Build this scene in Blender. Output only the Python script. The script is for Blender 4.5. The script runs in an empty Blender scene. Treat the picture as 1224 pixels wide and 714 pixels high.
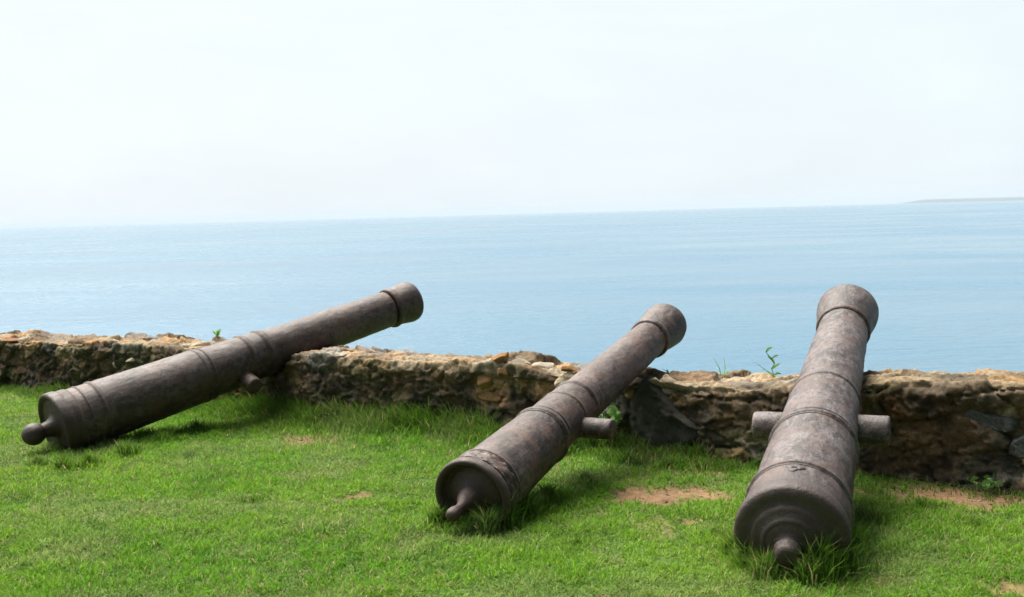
import bpy, math, random
import numpy as np
from mathutils import Matrix, Vector

rng = np.random.default_rng(7)
random.seed(7)
S = bpy.context.scene
COL = S.collection

# ------------------------------------------------------------------ camera
EYE = 1.6
FPX, PW, PH = 1400.0, 1224.0, 714.0            # focal length in pixels of the photograph's frame
roll = math.atan(34.0 / 1224.0)
pitch = math.atan(101.5 * math.cos(roll) / FPX)
fwd = np.array([0, math.cos(pitch), -math.sin(pitch)])
up0 = np.array([0, math.sin(pitch), math.cos(pitch)])
r0 = np.array([1.0, 0, 0])
RIGHT = math.cos(roll) * r0 - math.sin(roll) * up0
UP = math.cos(roll) * up0 + math.sin(roll) * r0
cam_d = bpy.data.cameras.new('camera')
cam = bpy.data.objects.new('camera', cam_d)
COL.objects.link(cam)
M = Matrix((( RIGHT[0], UP[0], -fwd[0], 0), (RIGHT[1], UP[1], -fwd[1], 0), (RIGHT[2], UP[2], -fwd[2], EYE), (0, 0, 0, 1)))
cam.matrix_world = M
cam_d.sensor_width = 36.0
cam_d.lens = FPX / PW * 36.0
cam_d.clip_start = 0.05
cam_d.clip_end = 200000.0
cam_d.dof.use_dof = True
cam_d.dof.focus_distance = 6.6
cam_d.dof.aperture_fstop = 5.0
S.camera = cam


def ray(x, y):
    return fwd + (x - PW / 2) / FPX * RIGHT - (y - PH / 2) / FPX * UP


def on_ground(x, y, z=0.0):
    d = ray(x, y)
    return np.array([0, 0, EYE]) + d * ((z - EYE) / d[2])


# the wall: a straight line on the ground, u along it, w across it (away from the lawn)
WU = np.array([0.83444847, -0.55108597])
WN = np.array([0.55108597, 0.83444847])
WO = np.array([0.0, 8.1896])
TH = 0.56


def to_uw(x, y):
    dx, dy = x - WO[0], y - WO[1]
    return dx * WU[0] + dy * WU[1], dx * WN[0] + dy * WN[1]


def to_xy(u, w):
    return WO[0] + u * WU[0] + w * WN[0], WO[1] + u * WU[1] + w * WN[1]


def on_wall(x, y, w=0.0):
    """the point of the wall's front plane (offset w) seen at this spot of the photograph -> (u, z)"""
    d = ray(x, y)
    t = (w + WO @ WN - 0.0) / (d[:2] @ WN)
    p = np.array([0, 0, EYE]) + d * t
    return to_uw(p[0], p[1])[0], p[2]


# ------------------------------------------------------------------ noise
def _hash(ix, iy, iz, seed):
    h = (ix.astype(np.int64) * 374761393 + iy.astype(np.int64) * 668265263 + iz.astype(np.int64) * 2147483647 + seed * 1274126177) & 0xFFFFFFFF
    h = ((h ^ (h >> 13)) * 1274126177) & 0xFFFFFFFF
    h = ((h ^ (h >> 15)) * 2246822519) & 0xFFFFFFFF
    return ((h ^ (h >> 16)) & 0xFFFFFF) / float(0xFFFFFF)


def vnoise(x, y, z=None, seed=0):
    x = np.asarray(x, float); y = np.asarray(y, float)
    z = np.zeros_like(x) if z is None else np.asarray(z, float)
    ix, iy, iz = np.floor(x), np.floor(y), np.floor(z)
    fx, fy, fz = x - ix, y - iy, z - iz
    fx, fy, fz = [t * t * t * (t * (t * 6 - 15) + 10) for t in (fx, fy, fz)]
    r = 0
    for dx in (0, 1):
        for dy in (0, 1):
            for dz in (0, 1):
                wgt = (fx if dx else 1 - fx) * (fy if dy else 1 - fy) * (fz if dz else 1 - fz)
                r = r + wgt * _hash(ix + dx, iy + dy, iz + dz, seed)
    return r * 2 - 1


def fbm(x, y, z=None, oct=4, seed=0, gain=0.5):
    r = 0; a = 1.0; f = 1.0; tot = 0
    x = np.asarray(x, float); y = np.asarray(y, float)
    z = np.zeros_like(x) if z is None else np.asarray(z, float)
    for o in range(oct):
        r = r + a * vnoise(x * f + 17.3 * o, y * f + 5.1 * o, z * f, seed + o)
        tot += a; a *= gain; f *= 2.03
    return r / tot


def voronoi(x, y, seed=0, jit=0.85):
    """F1, F2, id-random of the nearest cell"""
    ix, iy = np.floor(x), np.floor(y)
    ox = np.zeros(x.shape); oy = np.zeros(x.shape); ja = np.zeros(x.shape)
    f1 = np.full(x.shape, 9.0); f2 = np.full(x.shape, 9.0); cid = np.zeros(x.shape)
    for dx in (-1, 0, 1):
        for dy in (-1, 0, 1):
            cx, cy = ix + dx, iy + dy
            zz = np.zeros_like(cx)
            px = cx + 0.5 + jit * (_hash(cx, cy, zz, seed) - 0.5)
            py = cy + 0.5 + jit * (_hash(cx, cy, zz, seed + 31) - 0.5)
            d = np.hypot(px - x, py - y)
            rid = _hash(cx, cy, zz, seed + 77)
            nearer = d < f1
            f2 = np.where(nearer, f1, np.minimum(f2, d))
            cid = np.where(nearer, rid, cid)
            ox = np.where(nearer, x - px, ox); oy = np.where(nearer, y - py, oy)
            ja = np.where(nearer, _hash(cx, cy, zz, seed + 99), ja)
            f1 = np.where(nearer, d, f1)
    return f1, f2, cid, ox * np.cos(ja * 6.283) + oy * np.sin(ja * 6.283)


def sstep(a, b, x):
    t = np.clip((x - a) / (b - a), 0, 1)
    return t * t * (3 - 2 * t)


# ------------------------------------------------------------------ mesh helpers
def mesh_obj(name, verts, faces, mat, parent=None, smooth=True):
    me = bpy.data.meshes.new(name)
    me.from_pydata([tuple(v) for v in verts], [], faces)
    me.update()
    if smooth:
        me.polygons.foreach_set('use_smooth', [True] * len(me.polygons))
    me.materials.append(mat)
    o = bpy.data.objects.new(name, me)
    COL.objects.link(o)
    if parent is not None:
        o.parent = parent
    return o


def np_mesh(name, verts, quads=None, tris=None, mat=None, smooth=True, colors=None, floats=None):
    me = bpy.data.meshes.new(name)
    nq = 0 if quads is None else len(quads)
    nt = 0 if tris is None else len(tris)
    me.vertices.add(len(verts))
    me.vertices.foreach_set('co', np.ascontiguousarray(verts, dtype=np.float32).ravel())
    loops = []
    if nq: loops.append(np.asarray(quads, np.int32).ravel())
    if nt: loops.append(np.asarray(tris, np.int32).ravel())
    loops = np.concatenate(loops)
    me.loops.add(len(loops))
    me.loops.foreach_set('vertex_index', loops)
    me.polygons.add(nq + nt)
    starts = np.concatenate([np.arange(nq) * 4, nq * 4 + np.arange(nt) * 3]).astype(np.int32)
    me.polygons.foreach_set('loop_start', starts)
    me.update(calc_edges=True)
    me.validate()
    if smooth:
        me.polygons.foreach_set('use_smooth', np.ones(nq + nt, bool))
    if colors is not None:
        a = me.color_attributes.new('pigment', 'FLOAT_COLOR', 'POINT')
        c = np.ones((len(verts), 4), np.float32); c[:, :3] = colors
        a.data.foreach_set('color', c.ravel())
    for k, v in (floats or {}).items():
        a = me.attributes.new(k, 'FLOAT', 'POINT')
        a.data.foreach_set('value', np.ascontiguousarray(v, dtype=np.float32))
    if mat: me.materials.append(mat)
    o = bpy.data.objects.new(name, me)
    COL.objects.link(o)
    return o


def grid_quads(nu, nv, closed_u=False):
    i = np.arange(nu if closed_u else nu - 1)[:, None]; j = np.arange(nv - 1)[None, :]
    i2 = (i + 1) % nu
    return np.stack([i * nv + j, i2 * nv + j, i2 * nv + j + 1, i * nv + j + 1], -1).reshape(-1, 4)


def tag(o, label=None, cat=None, group=None, kind=None):
    if label: o['label'] = label
    if cat: o['category'] = cat
    if group: o['group'] = group
    if kind: o['kind'] = kind
    return o


# ------------------------------------------------------------------ material helpers
def new_mat(name):
    m = bpy.data.materials.new(name); m.use_nodes = True
    nt = m.node_tree; nt.nodes.clear()
    out = nt.nodes.new('ShaderNodeOutputMaterial')
    b = nt.nodes.new('ShaderNodeBsdfPrincipled')
    nt.links.new(b.outputs[0], out.inputs[0])
    return m, nt, b, out


def nd(nt, typ, **kw):
    n = nt.nodes.new(typ)
    for k, v in kw.items():
        if k in n.inputs.keys() if hasattr(n.inputs, 'keys') else False:
            n.inputs[k].default_value = v
        else:
            setattr(n, k, v)
    return n


def noise(nt, vec, scale, detail=5, rough=0.6, dist=0.0):
    n = nt.nodes.new('ShaderNodeTexNoise')
    n.inputs['Scale'].default_value = scale
    n.inputs['Detail'].default_value = detail
    n.inputs['Roughness'].default_value = rough
    n.inputs['Distortion'].default_value = dist
    if vec is not None: nt.links.new(vec, n.inputs['Vector'])
    return n.outputs['Fac']


def ramp(nt, fac, stops, interp='LINEAR'):
    r = nt.nodes.new('ShaderNodeValToRGB')
    r.color_ramp.interpolation = interp
    el = r.color_ramp.elements
    while len(el) < len(stops): el.new(0.5)
    for e, (p, c) in zip(el, stops):
        e.position = p
        e.color = (*c, 1) if not isinstance(c, (int, float)) else (c, c, c, 1)
    nt.links.new(fac, r.inputs[0])
    return r.outputs[0]


def mix(nt, fac, a, b, mode='MIX'):
    m = nt.nodes.new('ShaderNodeMix'); m.data_type = 'RGBA'; m.blend_type = mode
    for sock, v in ((m.inputs[0], fac), (m.inputs[6], a), (m.inputs[7], b)):
        if isinstance(v, (int, float)): sock.default_value = v
        elif isinstance(v, tuple): sock.default_value = (*v, 1)
        else: nt.links.new(v, sock)
    return m.outputs[2]


def math_n(nt, op, a, b=0.0):
    m = nt.nodes.new('ShaderNodeMath'); m.operation = op
    for sock, v in ((m.inputs[0], a), (m.inputs[1], b)):
        if isinstance(v, (int, float)): sock.default_value = v
        else: nt.links.new(v, sock)
    return m.outputs[0]


def bump(nt, height, strength, dist, normal=None):
    b = nt.nodes.new('ShaderNodeBump')
    b.inputs['Strength'].default_value = strength
    b.inputs['Distance'].default_value = dist
    nt.links.new(height, b.inputs['Height'])
    if normal is not None: nt.links.new(normal, b.inputs['Normal'])
    return b.outputs[0]


def obj_vec(nt, offset=(0, 0, 0), scale=(1, 1, 1)):
    tc = nt.nodes.new('ShaderNodeTexCoord')
    mp = nt.nodes.new('ShaderNodeMapping')
    mp.inputs['Location'].default_value = offset
    mp.inputs['Scale'].default_value = scale
    nt.links.new(tc.outputs['Object'], mp.inputs[0])
    return mp.outputs[0]


# ------------------------------------------------------------------ materials
def iron_mat(name, off, dark, mid, pale, rust, rust_amt):
    """old cast iron under a patchy skin of brown oxide"""
    m, nt, b, out = new_mat(name)
    v = obj_vec(nt, off)
    vs = obj_vec(nt, off, (1, 0.35, 1))
    big = noise(nt, v, 3.2, 6, 0.62, 0.3)
    base = ramp(nt, big, [(0.34, dark), (0.50, mid), (0.66, pale)])
    fine = noise(nt, vs, 26, 7, 0.7)
    base = mix(nt, ramp(nt, fine, [(0.47, 0.0), (0.60, 0.75)]), base, pale)
    flk = noise(nt, obj_vec(nt, off, (1.15, 0.8, 1.15)), 21, 8, 0.75, 0.5)          # flecks of lifted scale, drawn out round the barrel
    base = mix(nt, ramp(nt, flk, [(0.50, 0.0), (0.57, 0.75)]), base, dark)
    base = mix(nt, ramp(nt, flk, [(0.37, 0.8), (0.44, 0.0)]), base, pale)
    spk = noise(nt, v, 95, 4, 0.7)
    base = mix(nt, ramp(nt, spk, [(0.53, 0.0), (0.64, 0.8)]), base, dark)
    rn = noise(nt, v, 5.5, 7, 0.7, 0.6)
    base = mix(nt, ramp(nt, rn, [(0.51, 0.0), (0.60, rust_amt)]), base, rust)
    pit = nt.nodes.new('ShaderNodeTexVoronoi'); pit.inputs['Scale'].default_value = 46; nt.links.new(v, pit.inputs['Vector'])
    pits = ramp(nt, pit.outputs['Distance'], [(0.10, 1.0), (0.26, 0.0)])
    pk = math_n(nt, 'MULTIPLY', pits, ramp(nt, noise(nt, v, 7, 4, 0.6), [(0.45, 0.0), (0.6, 0.9)]))
    base = mix(nt, pk, base, dark)
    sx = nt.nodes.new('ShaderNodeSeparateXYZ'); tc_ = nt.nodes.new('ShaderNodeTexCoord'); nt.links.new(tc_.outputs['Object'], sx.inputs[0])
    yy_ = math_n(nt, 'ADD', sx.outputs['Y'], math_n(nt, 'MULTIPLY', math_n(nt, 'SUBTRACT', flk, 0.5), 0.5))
    rust_shade = ramp(nt, yy_, [(0.0, 0.85), (0.12, 0.0)])  # breech end: darker rust brown, with its shade painted into the colour
    base = mix(nt, rust_shade, base, tuple(0.55 * d_ + 0.25 * r_ for d_, r_ in zip(dark, rust)))
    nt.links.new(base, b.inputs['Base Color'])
    nt.links.new(ramp(nt, fine, [(0.3, 0.46), (0.75, 0.78)]), b.inputs['Roughness'])
    b.inputs['Metallic'].default_value = 0.0
    b.inputs['Specular IOR Level'].default_value = 0.55
    n1 = bump(nt, math_n(nt, 'SUBTRACT', spk, pk), 0.5, 0.004)
    n2 = bump(nt, noise(nt, vs, 38, 6, 0.65), 0.5, 0.006, n1)
    n3 = bump(nt, flk, 0.5, 0.008, n2)
    nt.links.new(n3, b.inputs['Normal'])
    return m


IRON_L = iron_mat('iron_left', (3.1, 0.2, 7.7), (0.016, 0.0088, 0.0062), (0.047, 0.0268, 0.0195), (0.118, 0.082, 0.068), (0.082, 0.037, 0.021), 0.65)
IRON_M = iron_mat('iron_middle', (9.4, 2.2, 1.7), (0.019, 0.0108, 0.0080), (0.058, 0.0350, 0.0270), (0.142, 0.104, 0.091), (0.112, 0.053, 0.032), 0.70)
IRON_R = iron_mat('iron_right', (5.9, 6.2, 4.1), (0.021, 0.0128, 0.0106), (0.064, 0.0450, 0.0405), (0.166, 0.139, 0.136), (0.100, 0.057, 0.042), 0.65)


def pigment_mat(name, fine_scale, fine_amt, rough, bump_scale, bump_d, trans=0.0):
    m, nt, b, out = new_mat(name)
    at = nt.nodes.new('ShaderNodeAttribute'); at.attribute_name = 'pigment'
    tc = nt.nodes.new('ShaderNodeTexCoord')
    c = at.outputs['Color']
    if fine_amt:
        f = noise(nt, tc.outputs['Object'], fine_scale, 7, 0.72)
        k = ramp(nt, f, [(0.3, 1 - fine_amt), (0.72, 1 + fine_amt)])
        c = mix(nt, 1.0, c, k, 'MULTIPLY')
    nt.links.new(c, b.inputs['Base Color'])
    b.inputs['Roughness'].default_value = rough
    b.inputs['Specular IOR Level'].default_value = 0.25
    if bump_d:
        h = noise(nt, tc.outputs['Object'], bump_scale, 8, 0.7)
        nt.links.new(bump(nt, h, 0.8, bump_d), b.inputs['Normal'])
    if trans:
        t = nt.nodes.new('ShaderNodeBsdfTranslucent')
        nt.links.new(c, t.inputs['Color'])
        ms = nt.nodes.new('ShaderNodeMixShader'); ms.inputs[0].default_value = trans
        nt.links.new(b.outputs[0], ms.inputs[1]); nt.links.new(t.outputs[0], ms.inputs[2])
        nt.links.new(ms.outputs[0], out.inputs[0])
    return m


WALL = pigment_mat('rubble_masonry', 34, 0.55, 0.95, 60, 0.012)
GRASS = pigment_mat('grass_blade', 0, 0, 0.6, 0, 0, trans=0.48)
SOIL = pigment_mat('lawn_soil', 30, 0.45, 1.0, 45, 0.015)


def stone_mat(name, a, bcol, stain, amt, sc=9):
    m, nt, b, out = new_mat(name)
    v = obj_vec(nt, (random.random() * 9, random.random() * 9, 0))
    base = ramp(nt, noise(nt, v, sc, 8, 0.65, 0.4), [(0.32, a), (0.68, bcol)])
    base = mix(nt, ramp(nt, noise(nt, v, sc * 0.7, 8, 0.75, 0.2), [(0.5, 0.0), (0.62, amt)]), base, stain)
    base = mix(nt, ramp(nt, noise(nt, v, 70, 5, 0.7), [(0.5, 0.0), (0.75, 0.5)]), base, (0.04, 0.035, 0.025))
    nt.links.new(base, b.inputs['Base Color'])
    b.inputs['Roughness'].default_value = 0.95
    b.inputs['Specular IOR Level'].default_value = 0.2
    n1 = bump(nt, noise(nt, v, 55, 8, 0.7), 0.8, 0.01)
    nt.links.new(n1, b.inputs['Normal'])
    return m


ST_ORANGE = stone_mat('ochre_stone', (0.20, 0.105, 0.04), (0.38, 0.21, 0.09), (0.10, 0.07, 0.035), 0.7)
ST_PALE = stone_mat('pale_stone', (0.26, 0.22, 0.16), (0.42, 0.38, 0.30), (0.14, 0.11, 0.07), 0.6)
ST_GREY = stone_mat('grey_stone', (0.060, 0.064, 0.060), (0.125, 0.130, 0.122), (0.050, 0.045, 0.030), 0.6)
ST_SLAB = stone_mat('slab_stone', (0.040, 0.039, 0.029), (0.072, 0.070, 0.055), (0.030, 0.031, 0.016), 0.6, 6)
ST_RED = stone_mat('reddish_stone', (0.16, 0.07, 0.035), (0.26, 0.13, 0.07), (0.06, 0.045, 0.03), 0.6)
ST_TAN = stone_mat('tan_stone', (0.14, 0.11, 0.07), (0.24, 0.20, 0.14), (0.07, 0.06, 0.03), 0.7)


def leaf_mat(name, col):
    m, nt, b, out = new_mat(name)
    v = obj_vec(nt)
    c = ramp(nt, noise(nt, v, 30, 3), [(0.35, tuple(x * 0.75 for x in col)), (0.65, tuple(x * 1.25 for x in col))])
    nt.links.new(c, b.inputs['Base Color']); b.inputs['Roughness'].default_value = 0.55
    t = nt.nodes.new('ShaderNodeBsdfTranslucent'); nt.links.new(c, t.inputs['Color'])
    ms = nt.nodes.new('ShaderNodeMixShader'); ms.inputs[0].default_value = 0.5
    nt.links.new(b.outputs[0], ms.inputs[1]); nt.links.new(t.outputs[0], ms.inputs[2])
    nt.links.new(ms.outputs[0], out.inputs[0])
    return m


LEAF = leaf_mat('weed_leaf', (0.20, 0.40, 0.07))
LEAF_DARK = leaf_mat('weed_leaf_dark', (0.13, 0.27, 0.06))

# ------------------------------------------------------------------ cannons
NSEG = 72


def lathe(profile, seed=0, rough=0.0015, sub=0.02, base_r=0.2):
    """profile: (s, r) along local Y; returns verts, faces. Long runs are subdivided so that the worn skin can undulate"""
    pts = [profile[0]]
    for a, b in zip(profile[:-1], profile[1:]):
        L = math.hypot(b[0] - a[0], b[1] - a[1])
        n = max(1, int(L / sub))
        for k in range(1, n + 1):
            t = k / n
            pts.append((a[0] + (b[0] - a[0]) * t, a[1] + (b[1] - a[1]) * t))
    p = np.array(pts)
    th = np.linspace(0, 2 * np.pi, NSEG, endpoint=False)
    s = np.repeat(p[None, :, 0], NSEG, 0); r = np.repeat(p[None, :, 1], NSEG, 0)
    T = np.repeat(th[:, None], len(p), 1)
    c, sn = np.cos(T), np.sin(T)
    d = fbm(c * 0.9 + 5, sn * 0.9 + s * 2.0, s * 2.2, 4, seed) * rough * 2.2 + fbm(c * base_r * 30, sn * base_r * 30, s * 30, 3, seed + 9) * rough
    r2 = np.where(r > 1e-4, np.maximum(r + d * np.minimum(1, r / 0.05), 0.001), r)
    v = np.stack([r2 * c, s + 0.35 * d, r2 * sn], -1).reshape(-1, 3)
    n = len(p)
    q = grid_quads(NSEG, n, True)[:, ::-1]
    return v, [tuple(int(i) for i in f) for f in q]


def axis_frame(B, D, Rb):
    D = D / np.linalg.norm(D)
    pu = np.array([0, 0, 1.0]) - D[2] * D
    pu /= np.linalg.norm(pu)
    side = np.cross(D, pu)
    base = B - Rb * pu
    return Matrix(((side[0], D[0], pu[0], base[0]), (side[1], D[1], pu[1], base[1]), (side[2], D[2], pu[2], base[2]), (0, 0, 0, 1))), side, pu, D


def ring_profile(s, r, w, h):
    """an astragal between two thin fillets, standing proud of radius r"""
    pr = [(s - w * 0.5, r - 0.012), (s - w * 0.5, r + h * 0.35), (s - w * 0.30, r + h * 0.4)]
    for k in range(7):
        a = math.pi * k / 6
        pr.append((s - w * 0.28 * math.cos(a), r + h * 0.4 + h * 0.6 * math.sin(a)))
    pr += [(s + w * 0.30, r + h * 0.4), (s + w * 0.5, r + h * 0.35), (s + w * 0.5, r - 0.012)]
    return pr


def make_cannon(label, B, D, Rb, body, rings, base_pr, casc_pr, muz_pr, trun, mat, seed, vent_s=None, band=None):
    mw, side, pu, Dn = axis_frame(B, D, Rb)
    root = bpy.data.objects.new('cannon', None)
    COL.objects.link(root)
    root.matrix_world = mw
    root.empty_display_size = 0.3
    tag(root, label, 'cannon', 'old iron cannons resting on the wall')

    def add(name, prof, lb=None, **kw):
        v, f = lathe(prof, seed, **kw)
        v = v + np.array([0, 0, Rb])
        o = mesh_obj(name, v, f, mat, root)
        if lb: o['label'] = lb
        return o
    add('barrel', body, rough=0.0022)
    add('base_ring', base_pr, rough=0.0016)
    add('cascabel', casc_pr, rough=0.0016)
    add('muzzle', muz_pr, rough=0.0018)
    for s, r, w, h in rings:
        add('reinforce_ring', ring_profile(s, r, w, h), rough=0.0014, sub=0.01)
    if band:
        s0, s1, r = band       # raised, corroded relief band next to the base ring
        n = 26
        v, f = lathe([(s0, r - 0.01)] + [(s0 + (s1 - s0) * k / n, r + 0.004) for k in range(n + 1)] + [(s1, r - 0.01)], seed, rough=0.001, sub=0.004)
        th = np.arctan2(v[:, 2], v[:, 0])
        d = fbm(th * 9, v[:, 1] * 42, None, 3, 55)
        k = np.clip(d * 3.5, -1, 1) * 0.006
        rad = np.hypot(v[:, 0], v[:, 2])
        v[:, 0] *= (rad + k) / rad; v[:, 2] *= (rad + k) / rad
        o = mesh_obj('ornament_band', v + np.array([0, 0, Rb]), f, mat, root)
    s, r, halves, rl, drop = trun
    for sg, half in zip((1, -1), halves):
        # a trunnion: a slightly tapered stub with a worn edge, its axis square to the bore
        pr = [(0.0, r * 1.03), (half * 0.55, r), (half - 0.012, r * 0.985), (half - 0.003, r * 0.93), (half, r * 0.85), (half + 0.002, r * 0.5), (half + 0.001, 0.0)]
        v, f = lathe(pr, seed + 40 + sg, rough=0.0016, base_r=r)
        v = np.stack([v[:, 1] * sg, v[:, 0] * sg, v[:, 2]], -1)
        v = np.stack([v[:, 0], v[:, 1] + s, v[:, 2] - drop], -1)
        c, sn = math.cos(rl), math.sin(rl)
        v = np.stack([v[:, 0] * c + v[:, 2] * sn, v[:, 1], -v[:, 0] * sn + v[:, 2] * c], -1)
        f2 = [tuple(reversed(q)) for q in f]
        mesh_obj('trunnion', v + np.array([0, 0, Rb]), f, mat, root)
    if vent_s:
        # the vent: a low worn boss with a touch hole in it
        n = 20; vs = []; fs = []
        prof = [(0.034, -0.010), (0.030, 0.004), (0.020, 0.007), (0.011, 0.006), (0.007, 0.000), (0.006, -0.012)]
        rv = vent_s[1]
        for i in range(n):
            a = 2 * math.pi * i / n
            wob = 1 + 0.25 * math.sin(3 * a + 1) + 0.12 * math.sin(7 * a)
            for pr, ph in prof:
                vs.append((pr * wob * math.cos(a) * 1.2, vent_s[0] + pr * wob * math.sin(a), Rb + rv + ph - (pr * math.cos(a) * 1.2) ** 2 / (2 * rv)))
        for i in range(n):
            for j in range(len(prof) - 1):
                fs.append((i * 6 + j, ((i + 1) % n) * 6 + j, ((i + 1) % n) * 6 + j + 1, i * 6 + j + 1))
        mesh_obj('vent_boss', vs, fs, mat, root)
    return root, (B, Dn, side, pu)


def muzzle_profile(s_end, r_neck, r_sw, bore, s0, swell_len=0.30):
    """astragal, swelling and rounded lip, flat face, and the open bore running back inside"""
    pr = [(s0 - 0.03, r_neck - 0.01), (s0 - 0.03, r_neck + 0.006), (s0 - 0.02, r_neck + 0.016), (s0, r_neck + 0.020), (s0 + 0.02, r_neck + 0.014), (s0 + 0.028, r_neck + 0.004)]
    n = 14
    for k in range(1, n + 1):
        t = k / n
        e = 0.55 * math.sqrt(t) + 0.45 * t
        pr.append((s0 + 0.028 + (s_end - 0.07 - s0 - 0.028) * t, r_neck + 0.002 + (r_sw - r_neck) * e))
    pr += [(s_end - 0.05, r_sw * 1.01), (s_end - 0.03, r_sw * 0.985), (s_end - 0.012, r_sw * 0.93)]
    pr += [(s_end, r_sw * 0.84), (s_end + 0.002, r_sw * 0.76), (s_end, bore + 0.02), (s_end - 0.006, bore + 0.004), (s_end - 0.02, bore), (s_end - 0.9, bore), (s_end - 0.9, 0.0)]
    return pr


def solve_axis(base_px, muz_px, L, Rb, sink):
    d = ray(*base_px); o = np.array([0, 0, EYE])
    B = o + d * ((EYE - (Rb * 0.97 - sink)) / -d[2])
    e = ray(*muz_px); q = o - B
    a = e @ e; b = 2 * q @ e; c = q @ q - L * L
    t = (-b + math.sqrt(b * b - 4 * a * c)) / 2 / a
    return B, (o + e * t - B) / L


CAN = []
# right-hand cannon: the largest and palest, with a stepped breech and a ringed, flat-ended button
B, D = solve_axis((948, 634), (1012, 379), 2.93, 0.250, 0.08)
Rb = 0.250
body = [(0.0, 0.10), (0.0, 0.240), (0.12, 0.238), (0.18, 0.236), (0.24, 0.231), (0.82, 0.217), (0.90, 0.209), (1.40, 0.190), (1.48, 0.182), (2.1, 0.167), (2.70, 0.154), (2.70, 0.10)]
base_pr = [(s_ - 0.075, r_) for s_, r_ in [(-0.062, 0.05), (-0.062, 0.112), (-0.058, 0.126), (-0.042, 0.134), (-0.040, 0.156), (-0.032, 0.172), (-0.020, 0.180), (-0.019, 0.204), (-0.017, 0.222), (-0.010, 0.243), (0.0, 0.251), (0.012, 0.254), (0.05, 0.254), (0.075, 0.251), (0.088, 0.247), (0.094, 0.241), (0.096, 0.215)]]
casc = [(-0.13, 0.114), (-0.140, 0.098), (-0.144, 0.074), (-0.152, 0.056), (-0.164, 0.047), (-0.176, 0.044), (-0.182, 0.046), (-0.184, 0.058), (-0.191, 0.063), (-0.201, 0.062), (-0.207, 0.055), (-0.226, 0.053), (-0.238, 0.046), (-0.245, 0.032), (-0.247, 0.0)]
casc = casc[::-1]
rings = [(0.205, 0.233, 0.05, 0.014), (0.84, 0.215, 0.055, 0.013), (0.90, 0.209, 0.018, 0.005), (1.44, 0.185, 0.05, 0.012)]
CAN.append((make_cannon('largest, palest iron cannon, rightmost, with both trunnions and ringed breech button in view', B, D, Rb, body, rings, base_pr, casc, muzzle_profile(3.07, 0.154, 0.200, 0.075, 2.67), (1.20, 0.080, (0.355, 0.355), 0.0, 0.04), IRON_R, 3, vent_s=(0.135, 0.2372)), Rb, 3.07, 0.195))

# middle cannon: hollowed breech face with a raised rim, relief band, pale little knob low in the grass
B, D = solve_axis((563, 596), (791, 392), 2.80, 0.213, 0.05)
Rb = 0.213
body = [(0.06, 0.10), (0.06, 0.195), (0.17, 0.192), (0.80, 0.168), (0.86, 0.160), (1.10, 0.155), (1.28, 0.150), (1.33, 0.144), (2.0, 0.134), (2.58, 0.126), (2.58, 0.08)]
base_pr = [(0.045, 0.05), (0.045, 0.150), (0.035, 0.166), (0.018, 0.172), (0.006, 0.176), (-0.006, 0.186), (-0.010, 0.200), (-0.004, 0.209), (0.012, 0.213), (0.035, 0.212), (0.048, 0.206), (0.054, 0.196), (0.056, 0.178)]
casc = [(0.05, 0.156), (0.038, 0.150), (0.030, 0.125), (0.022, 0.10), (0.005, 0.082), (-0.02, 0.066), (-0.06, 0.048), (-0.09, 0.029), (-0.125, 0.024), (-0.145, 0.029), (-0.165, 0.034), (-0.188, 0.035), (-0.206, 0.030), (-0.216, 0.019), (-0.220, 0.0)]
casc = casc[::-1]
rings = [(0.165, 0.192, 0.035, 0.012), (0.82, 0.167, 0.055, 0.012), (0.875, 0.160, 0.018, 0.005), (1.12, 0.154, 0.03, 0.006), (1.30, 0.149, 0.045, 0.010)]
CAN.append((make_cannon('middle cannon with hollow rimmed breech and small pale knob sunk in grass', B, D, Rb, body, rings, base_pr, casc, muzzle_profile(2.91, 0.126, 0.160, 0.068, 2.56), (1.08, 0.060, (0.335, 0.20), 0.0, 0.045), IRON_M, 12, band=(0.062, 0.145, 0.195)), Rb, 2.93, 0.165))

# left-hand cannon: long and dark, seen from its side, with a round ball on its breech
B, D = solve_axis((72, 508), (488, 361), 3.25, 0.242, 0.06)
Rb = 0.242
body = [(0.03, 0.10), (0.03, 0.231), (0.12, 0.230), (0.26, 0.226), (0.30, 0.225), (1.11, 0.211), (1.18, 0.204), (1.52, 0.195), (1.71, 0.188), (1.77, 0.179), (2.35, 0.170), (3.00, 0.160), (3.00, 0.08)]
base_pr = [(-0.030, 0.04), (-0.030, 0.206), (-0.040, 0.212), (-0.050, 0.219), (-0.054, 0.233), (-0.048, 0.245), (-0.034, 0.250), (0.015, 0.249), (0.032, 0.242), (0.040, 0.237), (0.052, 0.239), (0.085, 0.240), (0.100, 0.235), (0.106, 0.215)]
casc = [(-0.026, 0.204), (-0.034, 0.192), (-0.038, 0.140), (-0.042, 0.092), (-0.050, 0.080), (-0.065, 0.070), (-0.085, 0.061), (-0.105, 0.056), (-0.118, 0.055)]
ball = [(-0.194 + 0.084 * math.cos(a), 0.080 * math.sin(a)) for a in np.linspace(0.62, math.pi, 14)]
casc = (casc + ball)[::-1]
rings = [(0.165, 0.229, 0.020, 0.007), (0.275, 0.225, 0.035, 0.010), (1.12, 0.210, 0.03, 0.008), (1.175, 0.207, 0.022, 0.007), (1.54, 0.195, 0.045, 0.011), (1.70, 0.188, 0.055, 0.013)]
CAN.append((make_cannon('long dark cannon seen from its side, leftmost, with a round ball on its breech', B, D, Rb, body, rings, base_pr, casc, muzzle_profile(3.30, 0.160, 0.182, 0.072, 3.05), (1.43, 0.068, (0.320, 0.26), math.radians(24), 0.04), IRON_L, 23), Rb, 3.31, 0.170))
AX = [(c[0][1][0], c[0][1][1], c[1], c[2], c[3]) for c in CAN]      # B, D, base radius, length, muzzle radius


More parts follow.
